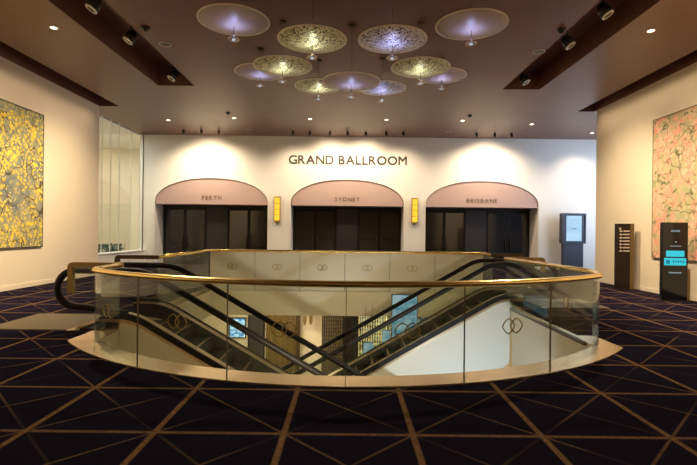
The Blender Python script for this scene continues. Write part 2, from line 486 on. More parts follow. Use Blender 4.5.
# back wall with three arched openings
ARX = (-6.68, .0, 6.62); HW = 2.78; SPR = 3.12; RISE = 1.20; LUN = 3.01; DEP = 1.05
def arch_pts(cx, hw=HW, z0=0.0, rise=RISE, n=36):
    pts = [(cx-hw, z0)]
    pts += [(cx-hw*abs(cos(pi*i/n))**.92*(1 if cos(pi*i/n) > 0 else -1), SPR+rise*sin(pi*i/n)) for i in range(n+1)]
    pts += [(cx+hw, z0)]
    return pts
mb = MB()
bm_loops = []
# wall face in (x,z): outer boundary follows the floor and dips into each opening
bound = [(-10.2, 0)]
for cx in ARX: bound += arch_pts(cx)
bound += [(13.6, 0), (13.6, CEIL+.05), (-10.2, CEIL+.05)]
t = MB().poly([bound], 0)
mb.add([(p.x, BACK, p.y) for p in t.v], t.f)
for cx in ARX:
    a = arch_pts(cx)
    for i in range(len(a)-1):
        (x0, z0), (x1, z1) = a[i], a[i+1]
        mb.quad((x0, BACK, z0), (x1, BACK, z1), (x1, BACK+DEP+.2, z1), (x0, BACK+DEP+.2, z0))
structure(mb, 'wall_back', M['wall_white'])
structure(MB().quad((13.6, 16.5, 0), (13.6, BACK+1.4, 0), (13.6, BACK+1.4, .9), (13.6, 16.5, .9)), 'wall_east', M['wall_white'])
# slim raised bead round every arch
for i, cx in enumerate(ARX):
    a = arch_pts(cx, HW+.02)
    mb = MB(); mb.sweep([(x, BACK-.012, z) for x, z in a], rect(-.014, .014, -.025, .025), (0, 1, 0), smooth=False)
    structure(mb, 'trim_%d' % (4+i), M['wall_white'])
# pink lunette boxes
for i, cx in enumerate(ARX):
    n = 36
    pts = [(cx-HW+.03, LUN)] + [(x, z) for x, z in arch_pts(cx, HW-.03, LUN, RISE-.03)[1:-1]] + [(cx+HW-.03, LUN)]
    t = MB().poly([pts], 0); mb = MB()
    mb.add([(p.x, BACK+.03, p.y) for p in t.v], t.f)
    for k in range(len(pts)):
        a, b = pts[k-1], pts[k]
        mb.quad((a[0], BACK+.03, a[1]), (b[0], BACK+.03, b[1]), (b[0], BACK+DEP+.1, b[1]), (a[0], BACK+DEP+.1, a[1]))
    structure(mb, 'trim_%d' % (7+i), M['pink'])
# doors: a double leaf each side of a plain panel
for i, cx in enumerate(ARX):
    y = BACK+DEP
    d = structure(MB().box(cx-HW, cx+HW, y+.09, y+.14, 0, LUN+.1), 'door_%d' % (i+1), M['jamb'])
    mb = MB().box(cx-HW, cx+HW, y-.02, y+.09, LUN-.10, LUN); mb.build('door_head', M['jamb'], d)
    MB().box(cx-.54, cx+.54, y-.015, y+.088, 0.005, LUN-.1).build('center_panel', M['door_matte'], d)
    for s in (-1, 1):
        for k in range(2):
            x0 = cx+s*(.57+k*1.08); x1 = cx+s*(.57+k*1.08+1.06); a, b = sorted((x0, x1))
            lf = MB().box(a, b, y, y+.06, .01, LUN-.11).build('door_leaf', M['door'], d)
            mb = MB(); mb.box(a, a+.07, y-.012, y, .01, LUN-.11); mb.box(b-.07, b, y-.012, y, .01, LUN-.11)
            mb.box(a+.07, b-.07, y-.012, y, LUN-.25, LUN-.11); mb.box(a+.07, b-.07, y-.012, y, .01, .22)
            mb.build('stile', M['jamb'], lf)
            hx = (b-.10 if (k == 0) == (s < 0) else a+.10) if k == 0 else (a+.10 if s > 0 else b-.10)
            hx = cx+s*(.57+1.06-.12) if k == 0 else cx+s*(.57+1.08+.12)
            mb = MB(); mb.lathe([(.018, .8), (.018, 1.5)], 10, Matrix.Translation((hx, y-.06, 0)))
            mb.box(hx-.008, hx+.008, y-.06, y, .85, .87); mb.box(hx-.008, hx+.008, y-.06, y, 1.43, 1.45)
            mb.build('door_handle', M['bronze_dark'], lf)

# daylight window round the corner on the right
w = structure(MB().box(13.58, 13.60, 16.9, BACK, .9, CEIL), 'window_2', M['window'])
for y in (16.9, 18.9, 20.9, 22.8):
    MB().box(13.54, 13.64, y-.04, y+.04, .9, CEIL).build('mullion', M['bronze_dark'], w)

# ------------------------------------------------------------------ lettering
def glyph(ch, size, depth, bold=0.0, sx=1.0):
    cu = bpy.data.curves.new('t', 'FONT'); cu.body = ch; cu.size = size; cu.extrude = depth/2; cu.offset = bold
    cu.resolution_u = 3
    o = bpy.data.objects.new('t', cu); COL.objects.link(o)
    bpy.context.view_layer.update()
    dg = bpy.context.evaluated_depsgraph_get(); me = o.evaluated_get(dg).to_mesh()
    vs = [Vector((v.co.x*sx, v.co.y, v.co.z)) for v in me.vertices]; fs = [tuple(p.vertices) for p in me.polygons]
    o.evaluated_get(dg).to_mesh_clear(); bpy.data.objects.remove(o); bpy.data.curves.remove(cu)
    return vs, fs
def lettering(text, width, cap, loc, label, space, bold, mat, sx=1.3, depth=.03):
    t = thing('wall_lettering', loc, label, 'sign')
    gl = []; x = 0
    size = cap/.70
    for ch in text:
        if ch == ' ': x += space*2.6; continue
        vs, fs = glyph(ch, size, depth, 0, sx)
        x0 = min(v.x for v in vs); x1 = max(v.x for v in vs)
        gl.append((vs, fs, x-x0)); x += (x1-x0)+space
    tot = x-space; k = width/tot
    for vs, fs, dx in gl:
        mb = MB()
        for ox, oz in (((-bold, -bold), (bold, -bold), (-bold, bold), (bold, bold)) if bold else ((0, 0),)):
            e = (ox+oz*.5)*.02
            mb.add([(loc[0]+(v.x+dx)*k-width/2+ox, loc[1]-v.z-depth/2+e, loc[2]+v.y+oz) for v in vs], fs)
        mb.build('letter', mat, t)
lettering('GRAND BALLROOM', 5.78, .42, (.0, BACK, 5.05), 'GRAND BALLROOM in wide bronze letters on the cream wall', .10, .009, M['letter'], 1.5)
for cx, tx, w in ((-6.68, 'PERTH', .95), (0, 'SYDNEY', 1.22), (6.62, 'BRISBANE', 1.50)):
    lettering(tx, w, .20, (cx, BACK+.03, 3.24), 'small bronze letters %s on the pink panel over a door' % tx, .09, .0, M['letter_small'], 1.3, .02)

# ------------------------------------------------------------------ emblem
def emblem_pts(r, n=28):
    pts = []
    for i in range(n):
        a = 2*pi*i/n
        # rounded diamond
        c, s_ = cos(a), sin(a); e = 1.32
        pts.append((r*abs(c)**e*(1 if c > 0 else -1), r*abs(s_)**e*(1 if s_ > 0 else -1)))
    return pts
def emblem(parent, pos, tan2, size, mat, off=.012, thick=.03):
    """double ring printed on a glass panel; tan2 = plan direction of the panel"""
    tx, ty = tan2; nx, ny = ty, -tx
    if ny > 0: nx, ny = -nx, -ny
    r = size*.35; mb = MB()
    for s in (-1, 1):
        pts = [Vector((pos[0]+tx*(u+s*size*.235)+nx*off, pos[1]+ty*(u+s*size*.235)+ny*off, pos[2]+v)) for u, v in emblem_pts(r)]
        mb.sweep(pts, circ(size*thick, 6), (nx, ny, 0), closed=True)
    return mb.build('ring_emblem', mat, parent)

# ------------------------------------------------------------------ balustrades round the well
RAILZ = 1.16; RR = .045
RAILP = circ(RR, 14, .85, 1.15)
GX, GY, GR = 0.0, 10.46, 5.25
def gp(a): return (GX+GR*sin(a), GY-GR*cos(a))
FA = thing('glass_balustrade', (0, 5.21, .02), 'long curved clear glass balustrade with a brass rail at the front of the stair well', 'balustrade')
def panel(pts, parent, mat, z0=.021, z1=1.125, th=.014, name='glass_panel'):
    mb = MB(); mb.sweep([(x, y, 0) for x, y in pts], rect(z0, z1, -th/2, th/2), (0, 0, 1), smooth=False)
    return mb.build(name, mat, parent)
a_left, a_right = -.70, .66
joints = [a_left, -.529, -.2645, 0, .2645, .515]
Lp = gp(a_left); Rp = gp(a_right)
tight_r = [tuple(v) for v in fillet([Rp, (3.62, 6.64), (3.90, 7.40), (3.70, 10.80)], {1: .55, 2: .8}, 8)]
tight_l = [tuple(v) for v in fillet([Lp, (-3.63, 6.70), (-3.70, 7.60)], .3, 8)]
gap = .004
def line_of(a0, a1): return [gp(a0+(a1-a0)*k/10) for k in range(11)]
plans = [[p for p in reversed(tight_l[1:9])] + line_of(a_left, joints[1]-gap/GR)]
for i in range(1, 5): plans.append(line_of(joints[i]+gap/GR, joints[i+1]-gap/GR))
plans.append(line_of(joints[5]+gap/GR, a_right) + tight_r[1:12])
for i, pts in enumerate(plans):
    pn = panel(pts, FA, M['glass'])
    am = ((joints[i]+joints[i+1])/2) if i < 5 else .62
    if i == 0: am = -.655
    x, y = gp(am)
    if i < 5: emblem(pn, (x, y, .64), (cos(am), sin(am)), .25, M['emblem'])
    if i:
        x, y = gp(joints[i])
        mb = MB(); mt = Matrix.Translation((x, y, 0)) @ Matrix.Rotation(joints[i], 4, 'Z')
        mb.box(-.004, .004, -.010, .010, .0, 1.125, mt); mb.build('joint_strip', M['bronze_dark'], FA)
# right return along the well towards the rear escalator
side = [Vector(tight_r[11]), Vector((3.70, 10.80))]
d = (side[1]-side[0]).normalized(); side[0] = side[0]+d*.01
for k in range(3):
    a = side[0].lerp(side[1], k/3+.002); b = side[0].lerp(side[1], (k+1)/3-.002)
    pn = panel([a, b], FA, M['glass'])
    if k == 0:
        c = a.lerp(b, .62); emblem(pn, (c.x, c.y, .56), (d.x, d.y), .25, M['emblem'])
panel([tight_l[8], tight_l[-1]], FA, M['glass'])
rail = [tuple(v) for v in reversed(tight_l[1:])]
rail += [gp(a_left+(a_right-a_left)*k/50) for k in range(51)] + tight_r[1:]
mb = MB(); mb.sweep([(x, y, RAILZ) for x, y in rail], RAILP, (0, 0, 1)); mb.build('handrail', M['brass'], FA)
def end_bracket(parent, x0, x1, y, mat, drop=.47, name='end_rail'):
    """short barrier rail over the escalator end, turned down at its tip"""
    sgn = 1 if x1 > x0 else -1
    mb = MB()
    pts = fillet([(x0, RAILZ), (x1, RAILZ), (x1, RAILZ-drop)], .05, 4)
    mb.sweep([(p.x, y, p.y) for p in pts], rect(-.045, .045, -.04, .04), (0, 1, 0), smooth=False)
    o = mb.build(name, mat, parent)
    return o
end_bracket(FA, -3.66, -4.50, 7.62, M['brass_dull'])
mb = MB().box(-4.46, -3.75, 7.612, 7.628, .72, 1.10); mb.build('end_glass', M['glass'], FA)
end_bracket(FA, 3.66, 4.55, 10.80, M['brass_dull'], .3)

BA = thing('glass_balustrade', (0, 13.45, .02), 'straight frosted cream glass balustrade along the far edge of the stair well', 'balustrade')
bx = [-3.95+1.3*k for k in range(7)]; bx[-1] = 3.95
for k in range(6):
    pn = panel([(bx[k]+.006, 13.47), (bx[k+1]-.006, 13.47)], BA, M['frosted'])
    emblem(pn, ((bx[k]+bx[k+1])/2, 13.47, .70), (1, 0), .24, M['emblem_deep'], thick=.036)
ls = [Vector((-4.02, 9.9)), Vector((-3.97, 13.45))]
for k in range(3):
    a = ls[0].lerp(ls[1], k/3+.003); b = ls[0].lerp(ls[1], (k+1)/3-.003)
    pn = panel([a, b], BA, M['glass'])
rs = panel([(3.95, 12.62), (3.95, 13.45)], BA, M['glass'])
rail = fillet([(-4.02, 9.86), (-3.97, 13.47), (3.95, 13.47), (3.95, 12.58)], .12, 6)
mb = MB(); mb.sweep([(p.x, p.y, RAILZ) for p in rail], RAILP, (0, 0, 1)); mb.build('handrail', M['brass'], BA)
end_bracket(BA, -3.97, -4.85, 9.86, M['bronze_dark'], .12)
end_bracket(BA, 3.9, 4.75, 12.60, M['bronze_dark'], .12)

# ------------------------------------------------------------------ escalators
SL = tan(radians(30)); RUN = -LOW/SL
def escalator(y0, y1, sgn, loc, label):
    """sgn=+1 descends towards +X from the left landing; s is the distance along the run from the upper bend"""
    E = thing('escalator', loc, label, 'escalator')
    X0 = -3.45*sgn
    def P(s, y, z): return (X0+sgn*s, y, z)
    def path(z, s_top, s_bend, s_end):
        sb = s_bend; zl = z+LOW; s2 = sb+RUN
        return fillet([(s_top, z), (sb, z), (s2, zl), (s_end, zl)], 1.0, 10)
    for y, inn in ((y0, 1), (y1, -1)):
        # handrail with its newel loop at the top landing
        c, r = -1.20, .31; zt, zb = 1.03, .41
        loop = [(-.30, .30), (-.6, .325)] + [(c+.2, zb-.012)] + [(c-r*sin(pi*k/14), (zt+zb)/2-r*cos(pi*k/14)) for k in range(15)]
        pts = [Vector(p) for p in loop] + path(zt, c+.1, 0, RUN+1.4)
        c2 = RUN+1.4
        pts += [Vector((c2+r*sin(pi*k/10), LOW+(zt+zb)/2+r*cos(pi*k/10))) for k in range(1, 11)] + [Vector((c2-.3, LOW+zb-.05))]
        mb = MB(); mb.sweep([P(p.x, y, p.y) for p in pts], [(.042*a, .052*b) for a, b in ((-1, -.5), (-.6, -1), (.6, -1), (1, -.5), (1, .5), (.6, 1), (-.6, 1), (-1, .5))], (0, 1, 0))
        mb.build('handrail', M['rubber'], E)
        # glass between deck and handrail
        top = path(1.00, c-.22, 0, c2+.2); bot = path(.30, c-.22, -.2, c2+.2)
        mb = MB(); n = len(top)
        vs = [P(p.x, y-.006, p.y) for p in top]+[P(p.x, y-.006, p.y) for p in bot]+[P(p.x, y+.006, p.y) for p in top]+[P(p.x, y+.006, p.y) for p in bot]
        fs = []
        for i in range(n-1): fs += [(i, i+1, n+i+1, n+i), (2*n+i, 3*n+i, 3*n+i+1, 2*n+i+1)]
        mb.add(vs, fs); mb.build('glass_side', M['esc_glass'], E)
        # champagne deck, dark outer edge, inner skirt
        dk = path(.285, -.76, -.2, c2+.1)
        mb = MB(); mb.sweep([P(p.x, y+inn*.062, p.y) for p in dk], rect(-.10, .10, -.018, .018), (0, 1, 0), smooth=False)
        mb.build('deck', M['bronze_strip'], E)
        sk = path(.14, -.76, -.2, c2)
        mb = MB(); mb.sweep([P(p.x, y+inn*.155, p.y) for p in sk], rect(-.008, .008, -.14, .125), (0, 1, 0), smooth=False)
        mb.build('skirt', M['skirt'], E)
        ed = path(.27, -.76, -.2, c2+.1)
        mb = MB(); mb.sweep([P(p.x, y-inn*.055, p.y) for p in ed], rect(-.014, .014, -.055, .055), (0, 1, 0), smooth=False)
        mb.build('deck_edge', M['rubber'], E)
        ed = path(.185, -.76, -.2, c2+.1)
        mb = MB(); mb.sweep([P(p.x, y-inn*.055, p.y) for p in ed], rect(-.014, .014, -.028, .028), (0, 1, 0), smooth=False)
        mb.build('deck_molding', M['bronze_strip'], E)
        # outer cladding
        tp = path(.19, -.76, -.2, c2); bt = path(-1.95, -1.0, .35, c2)
        tp = [p for p in tp if p.x > -1.31]
        mb = MB()
        top2 = [(p.x, p.y) for p in tp]
        up = [(x, z) for x, z in top2]
        # slab part above the floor at the landing, full depth once past the edge of the well
        vs = []; fs = []
        samples = [-.76, -.41] + [-.40+.2*k for k in range(int((RUN+1.0)/.2))]
        def zat(pl, x):
            for a, b in zip(pl, pl[1:]):
                if a.x <= x <= b.x: return a.y+(b.y-a.y)*(x-a.x)/max(1e-6, b.x-a.x)
            return pl[-1].y
        ya, yb = y-inn*.045, y-inn*.025
        for k, x in enumerate(samples):
            zt_ = zat(tp, x); zb_ = .021 if x < -.405 else max(zt_-2.2, LOW+.01)
            if x >= -.405 and x < .6: zb_ = SLAB-.6 - (x+.4)*.9
            zb_ = max(zb_, LOW+.01)
            vs += [P(x, ya, zt_), P(x, ya, zb_), P(x, yb, zt_), P(x, yb, zb_)]
        for k in range(len(samples)-1):
            a = 4*k; b = a+4
            fs += [(a, b, b+1, a+1), (a+2, a+3, b+3, b+2), (a+1, b+1, b+3, a+3), (a, a+2, b+2, b)]
        mb.add(vs, fs); mb.build('side_panel', M['cladding'], E)
    # soffit between the side panels
    mb = MB()
    vs = [P(-.40, y0, SLAB-.5), P(-.40, y1, SLAB-.5), P(.6, y0, SLAB-1.4), P(.6, y1, SLAB-1.4), P(RUN-1.5, y0, LOW+.02), P(RUN-1.5, y1, LOW+.02)]
    mb.add(vs, [(0, 1, 3, 2), (2, 3, 5, 4)]); mb.build('soffit', M['cladding'], E)
    # steps
    ya, yb = y0+.175, y1-.175
    def step(s0, z):
        mb = MB(); d = .405
        prof = [(s0, z), (s0+d, z), (s0+d, z-.03), (s0+d+.03, z-.12), (s0+d+.015, z-.225), (s0+d-.06, z-.225), (s0+d-.03, z-.05), (s0, z-.05)]
        n = len(prof); vs = [P(s, ya, zz) for s, zz in prof]+[P(s, yb, zz) for s, zz in prof]
        fs = [(i, (i+1) % n, n+(i+1) % n, n+i) for i in range(n)] + [tuple(range(n)), tuple(range(2*n-1, n-1, -1))]
        mb.add(vs, fs)
        for k in range(16):
            yy = ya+.02+(yb-ya-.04)*k/15
            a, b = sorted((X0+sgn*(s0+.01), X0+sgn*(s0+d-.01)))
            mb.box(a, b, yy-.012, yy+.012, z, z+.006)
        st = mb.build('step', M['step'], E)
        mb = MB(); a, b = sorted((X0+sgn*(s0+d-.035), X0+sgn*(s0+d+.002)))
        mb.box(a, b, ya, yb, z+.002, z+.009); mb.build('step_edge', M['brass_dull'], st)
    for k in range(2): step(-1.22+.405*k, -.006-.0*k)
    s = -.41; z = -.012
    step(s, z-.03); s += .405; z -= .12
    while z > LOW+.2:
        step(s, z); s += .4; z -= .4*SL
    # landing plate and comb at the top
    mb = MB(); a, b = sorted((X0-sgn*2.75, X0-sgn*1.30)); mb.box(a, b, y0-.05, y1+.05, .001, .022)
    mb.build('landing_plate', M['plate'], E)
    mb = MB()
    for k in range(34):
        yy = ya+.01+(yb-ya-.02)*k/33
        a, b = sorted((X0-sgn*1.32, X0-sgn*1.16)); mb.box(a, b, yy-.007, yy+.007, .008, .026)
    mb.build('comb', M['brass_dull'], E)
    mb = MB(); a, b = sorted((X0+sgn*(RUN+.9), X0+sgn*(RUN+2.4))); mb.box(a, b, y0, y1, LOW+.001, LOW+.03)
    mb.build('landing_plate', M['plate'], E)
    return E
escalator(*EY['front'], 1, (-4.8, 8.7, 0), 'escalator nearer the viewer, descending from the left landing to the right')
escalator(*EY['rear'], -1, (4.8, 11.7, 0), 'escalator behind the other one, descending from the right landing to the left')

# ------------------------------------------------------------------ disc pendants
DISCS = [
 (-2.13, 8.60, 5.60, 'frosted', 'smooth frosted disc pendant alone at the far left of the front row'),
 (-.70, 8.85, 5.37, 'gold', 'gold crinkled disc pendant in the front row'),
 (.82, 8.85, 5.38, 'silver', 'silver violet crinkled disc pendant in the front row'),
 (2.25, 8.60, 5.57, 'frosted', 'smooth frosted disc pendant alone at the far right of the front row'),
 (-2.27, 11.97, 5.80, 'frosted', 'pinkish frosted disc pendant half hidden behind a gold disc at left'),
 (-1.47, 10.35, 5.39, 'gold', 'gold crinkled disc pendant overlapping a pinkish frosted one at left'),
 (-.82, 12.7, 5.68, 'gold', 'small looking gold crinkled disc pendant left of and behind the low blue lit disc'),
 (.06, 10.5, 5.11, 'frosted', 'low hanging dark frosted disc pendant with a blue lit middle'),
 (.89, 12.5, 5.59, 'silver', 'silver crinkled disc pendant right of and behind the low blue lit disc'),
 (1.59, 10.35, 5.39, 'gold', 'gold crinkled disc pendant overlapping a mauve frosted one at right'),
 (2.48, 12.45, 5.92, 'frosted', 'mauve frosted disc pendant half hidden behind a gold disc at right'),
]
DR = .655
def pendant(kind, x, y, z, label):
    P_ = thing('disc_pendant', (x, y, z), label, 'pendant light', 'disc pendants over the stair well')
    T = Matrix.Translation((x, y, z)); up = CEIL-z
    prof = [(.0001, -.085), (.15, -.080), (.30, -.064), (.45, -.036), (.56, -.010), (DR-.03, .010), (DR-.03, .022), (.45, .05), (.2, .066), (.0001, .07)]
    MB().lathe(prof, 56, T, cap=False).build('disc', M['disc_'+kind], P_)
    MB().sweep([T @ Vector(((DR-.012)*cos(2*pi*k/64), (DR-.012)*sin(2*pi*k/64), .014)) for k in range(64)], circ(.016, 8), (0, 0, 1), closed=True).build('rim', M['rim'], P_)
    MB().lathe([(.008, -.33), (.008, -.08)], 8, T).build('stem', M['wire'], P_)
    rg = MB().sweep([T @ Vector((.095*cos(2*pi*k/28), .095*sin(2*pi*k/28), -.33)) for k in range(28)], circ(.014, 8), (0, 0, 1), closed=True)
    rg.box(-.09, .09, -.006, .006, -.335, -.325, T)
    ro = rg.build('lamp_ring', M['ring'], P_)
    MB().lathe([(.03, -.345), (.034, -.325)], 16, T).build('lamp', M['cool_lens'], ro)
    MB().lathe([(.006, .066), (.006, up-.03)], 6, T).build('cable', M['wire'], P_)
    MB().lathe([(.075, up-.045), (.08, up-.001)], 20, T).build('canopy', M['bronze_dark'], P_)
LIGHTS = []
for x, y, z, k, lab in DISCS:
    pendant(k, x, y, z, lab); LIGHTS.append((x, y, z, k))

# ------------------------------------------------------------------ ceiling fittings
def downlight():
    t = thing('downlight', (0, 0, 0), 'x', 'downlight', 'recessed downlights in the brown ceiling')
    MB().lathe([(.07, -.012), (.10, -.012), (.10, -.001), (.07, -.001), (.07, -.012)], 24, cap=False).build('trim_ring', M['white'], t)
    MB().lathe([(.069, -.006), (.069, -.002)], 24).build('lens', M['lens'], t)
    return t
DL = [(-6.85, 10.8, 'lit downlight between the left track slot and the left cove'), (6.86, 10.6, 'lit downlight between the right track slot and the right cove'),
      (-7.65, 19.8, 'small lit downlight near the glass window at left'), (-4.73, 19.3, 'bright downlight in front of the PERTH arch'),
      (-1.58, 19.3, 'bright downlight in front of the first half of GRAND BALLROOM'), (1.58, 19.3, 'bright downlight in front of the last half of GRAND BALLROOM'),
      (4.73, 19.3, 'bright downlight in front of the BRISBANE arch'), (7.8, 19.8, 'small lit downlight in front of the grey kiosk'), (11.2, 21.4, 'lit downlight at the corner by the right wall end')]
p0 = None
for x, y, l in DL:
    if p0 is None: p0 = downlight(); p0.location = (x, y, CEIL); p0['label'] = l
    else: dup(p0, (x, y, CEIL), l)

def washer():
    t = thing('spotlight', (0, 0, 0), 'x', 'spotlight', 'small black wall spotlights along the far wall')
    mt = Matrix.Translation((0, 0, -.11)) @ Matrix.Rotation(radians(-24), 4, 'X')
    MB().lathe([(.02, -.02), (.02, -.001)], 12).build('ceiling_rose', M['black'], t)
    MB().lathe([(.055, -.10), (.06, -.02), (.06, .06), (.02, .075)], 18, mt).build('housing', M['black'], t)
    MB().lathe([(.035, -.108), (.058, -.108), (.058, -.098), (.035, -.098)], 18, mt, cap=False).build('lens_ring', M['bronze_dark'], t)
    MB().lathe([(.014, -.06), (.014, -.018)], 8).build('stem', M['black'], t)
    return t
WX = [-7.6, -6.77, -5.96, -2.55, -1.76, -.83, -.02, .82, 1.76, 2.55, 5.93, 6.77, 7.55]
names = ['leftmost of three black spots above the PERTH arch', 'middle one of three black spots above the PERTH arch', 'rightmost of three black spots above the PERTH arch',
         'first black spot from the left above GRAND BALLROOM', 'second black spot from the left above GRAND BALLROOM', 'third black spot from the left above GRAND BALLROOM',
         'centre black spot above GRAND BALLROOM', 'third black spot from the right above GRAND BALLROOM', 'second black spot from the right above GRAND BALLROOM',
         'last black spot at right above GRAND BALLROOM', 'leftmost of three black spots above the BRISBANE arch', 'middle one of three black spots above the BRISBANE arch', 'rightmost of three black spots above the BRISBANE arch']
p0 = None; WY = 21.5
for x, l in zip(WX, names):
    if p0 is None: p0 = washer(); p0.location = (x, WY, CEIL); p0['label'] = l
    else: dup(p0, (x, WY, CEIL), l)
p0 = None
for x, y, l in ((-4.62, 21.5, 'flat pale ceiling ring between the PERTH and centre spots'), (4.63, 21.5, 'flat pale ceiling ring between the centre and BRISBANE spots'),
                (-4.62, 11.7, 'flat pale ceiling ring beside the left track slot'), (4.85, 11.9, 'flat pale ceiling ring beside the right track slot')):
    if p0 is None:
        p0 = thing('ceiling_speaker', (x, y, CEIL), l, 'speaker', 'flat round ceiling speakers')
        mb = MB().lathe([(.13, -.012), (.15, -.012), (.155, -.001), (.13, -.001), (.13, -.012)], 24, cap=False, mat=Matrix.Translation((x, y, CEIL)))
        mb.build('rim', M['white'], p0)
        MB().lathe([(.129, -.008), (.129, -.002)], 24, mat=Matrix.Translation((x, y, CEIL))).build('grille', M['bronze_dark'], p0)
    else: dup(p0, (x, y, CEIL), l)
p0 = None
for x, y, l in ((-4.70, 10.75, 'black domed detector beside the left track slot'), (4.83, 10.6, 'black domed detector beside the right track slot'),
                (-4.75, 18.4, 'black domed detector behind the left end of the disc cluster'), (4.80, 18.4, 'black domed detector behind the right end of the disc cluster')):
    if p0 is None:
        p0 = thing('smoke_detector', (x, y, CEIL), l, 'detector', 'dark domed detectors on the ceiling')
        mt = Matrix.Translation((x, y, CEIL))
        MB().lathe([(.10, -.02), (.10, -.001)], 20, mt).build('base', M['black'], p0)
        MB().lathe([(.001, -.085), (.045, -.075), (.07, -.05), (.075, -.02)], 20, mt, cap=False).build('dome', M['gloss_black'], p0)
    else: dup(p0, (x, y, CEIL), l)

def track_spot(s):
    t = thing('track_spotlight', (0, 0, 0), 'x', 'spotlight', 'gimbal spotlights in the two ceiling slots')
    MB().box(-.07, .07, -.10, .10, .52, .599).build('mount', M['black'], t)
    MB().box(-.012, .012, -.012, .012, .22, .52).build('stem', M['black'], t)
    mt = Matrix.Translation((0, 0, .16)) @ Matrix.Rotation(radians(-28*s), 4, 'Y') @ Matrix.Rotation(radians(-14), 4, 'X')
    h_ = MB().lathe([(.125, -.16), (.125, .02), (.07, .13), (.03, .14)], 22, mt).build('housing', M['black'], t)
    MB().lathe([(.088, -.178), (.13, -.178), (.13, -.150), (.088, -.150), (.088, -.178)], 22, mt, cap=False).build('chrome_ring', M['chrome'], h_)
    MB().lathe([(.087, -.165), (.087, -.161)], 22, mt).build('lens', M['lens_dim'], h_)
    return t
for s, nm in ((-1, 'left'), (1, 'right')):
    p0 = None
    for y, l in ((9.95, 'nearest'), (11.6, 'middle'), (14.45, 'farthest')):
        lab = '%s black gimbal spotlight inside the %s ceiling slot' % (l, nm)
        if p0 is None: p0 = track_spot(s); p0.location = (s*5.42, y, CEIL); p0['label'] = lab
        else: dup(p0, (s*5.42, y, CEIL), lab)

# ------------------------------------------------------------------ sconces
def sconce(x, label):
    t = thing('wall_sconce', (x, BACK, 2.75), label, 'sconce', 'amber wall sconces between the arches')
    y = BACK
    MB().box(x-.13, x+.13, y-.03, y, 2.20, 3.42).build('backplate', M['wood'], t)
    sh = MB().box(x-.125, x+.125, y-.20, y-.03, 2.24, 3.36).build('glass_shade', M['sconce'], t)
    mb = MB()
    for sx in (-1, 1): mb.box(x+sx*.135-.012, x+sx*.135+.012, y-.215, y-.02, 2.2, 3.42)
    mb.box(x-.147, x+.147, y-.215, y-.02, 3.36, 3.42); mb.box(x-.147, x+.147, y-.215, y-.02, 2.2, 2.25)
    for z in (2.52, 2.80, 3.08): mb.box(x-.13, x+.13, y-.212, y-.19, z-.010, z+.010)
    mb.build('frame', M['wood'], t)
    MB().lathe([(.03, 2.10), (.06, 2.14), (.06, 2.2)], 12, Matrix.Translation((x, y-.10, 0))).build('finial', M['brass_dull'], t)
sconce(-3.42, 'amber lit wall sconce between the PERTH and SYDNEY arches')
sconce(3.30, 'amber lit wall sconce between the SYDNEY and BRISBANE arches')

# ------------------------------------------------------------------ kiosks
t = thing('information_kiosk', (10.82, 22.35, 0), 'slate grey kiosk with a pale blue upright screen against the far wall', 'kiosk')
k0 = 10.82
MB().box(k0-.47, k0+.47, 22.25, 22.50, 0, 1.30).build('base_cabinet', M['kiosk'], t)
MB().box(k0-.50, k0+.50, 22.2, 22.55, 0.0, .06).build('plinth', M['jamb'], t)
b = MB().box(k0-.56, k0+.56, 22.22, 22.52, 1.30, 2.74).build('display_housing', M['kiosk'], t)
mb = MB(); mb.box(k0-.56, k0-.50, 22.18, 22.22, 1.30, 2.74); mb.box(k0+.50, k0+.56, 22.18, 22.22, 1.30, 2.74)
mb.box(k0-.50, k0+.50, 22.18, 22.22, 2.68, 2.74); mb.box(k0-.50, k0+.50, 22.18, 22.22, 1.30, 1.36); mb.build('bezel', M['kiosk'], b)
sc_ = MB().box(k0-.36, k0+.36, 22.205, 22.219, 1.42, 2.62).build('screen', M['kiosk_screen'], t, label='pale blue lit screen')
mb = MB()
for i in range(5): mb.box(k0-.12+.05*i, k0-.085+.05*i, 22.2, 22.205, 1.98, 2.02)
mb.build('caption', M['kiosk'], sc_)

def rotz(c, a): return Matrix.Translation(c) @ Matrix.Rotation(a, 4, 'Z')
t = thing('direction_totem', (8.92, 14.95, 0), 'dark brown upright totem with pale arrows beside the right wall', 'sign')
R_ = rotz((8.90, 14.95, 0), radians(-6))
MB().box(-.24, .12, -.13, .13, .03, 2.10, R_).build('front_board', M['totem'], t)
MB().box(.12, .23, -.135, .135, .03, 2.10, R_).build('edge_board', M['totem_side'], t)
MB().box(-.25, .24, -.16, .16, 0, .03, R_).build('base', M['jamb'], t)
mb = MB(); mb.lathe([(.001, -.006), (.035, -.006), (.035, 0)], 14, R_ @ Matrix.Translation((-.19, -.131, 1.94)) @ Matrix.Rotation(radians(90), 4, 'X')); mb.build('badge', M['totem_icon'], t)
for k in range(7):
    z = 1.86-.105*k
    mb = MB()
    # an arrow and a short line of print on each row
    w = (.14, .18, .15, .20, .12, .17, .13)[k]
    mb.box(-.06-w*.2, .10, -.136, -.131, z-.018, z+.022, R_)
    dx = -.17
    mb.add([R_ @ Vector(p) for p in ((dx-.05, -.134, z), (dx+.01, -.134, z+.04), (dx+.01, -.134, z-.04), (dx+.06, -.134, z+.014), (dx+.01, -.134, z+.014), (dx+.06, -.134, z-.014), (dx+.01, -.134, z-.014))], [(0, 1, 2), (4, 3, 5, 6)])
    mb.build('sign_row', M['totem_icon'], t)

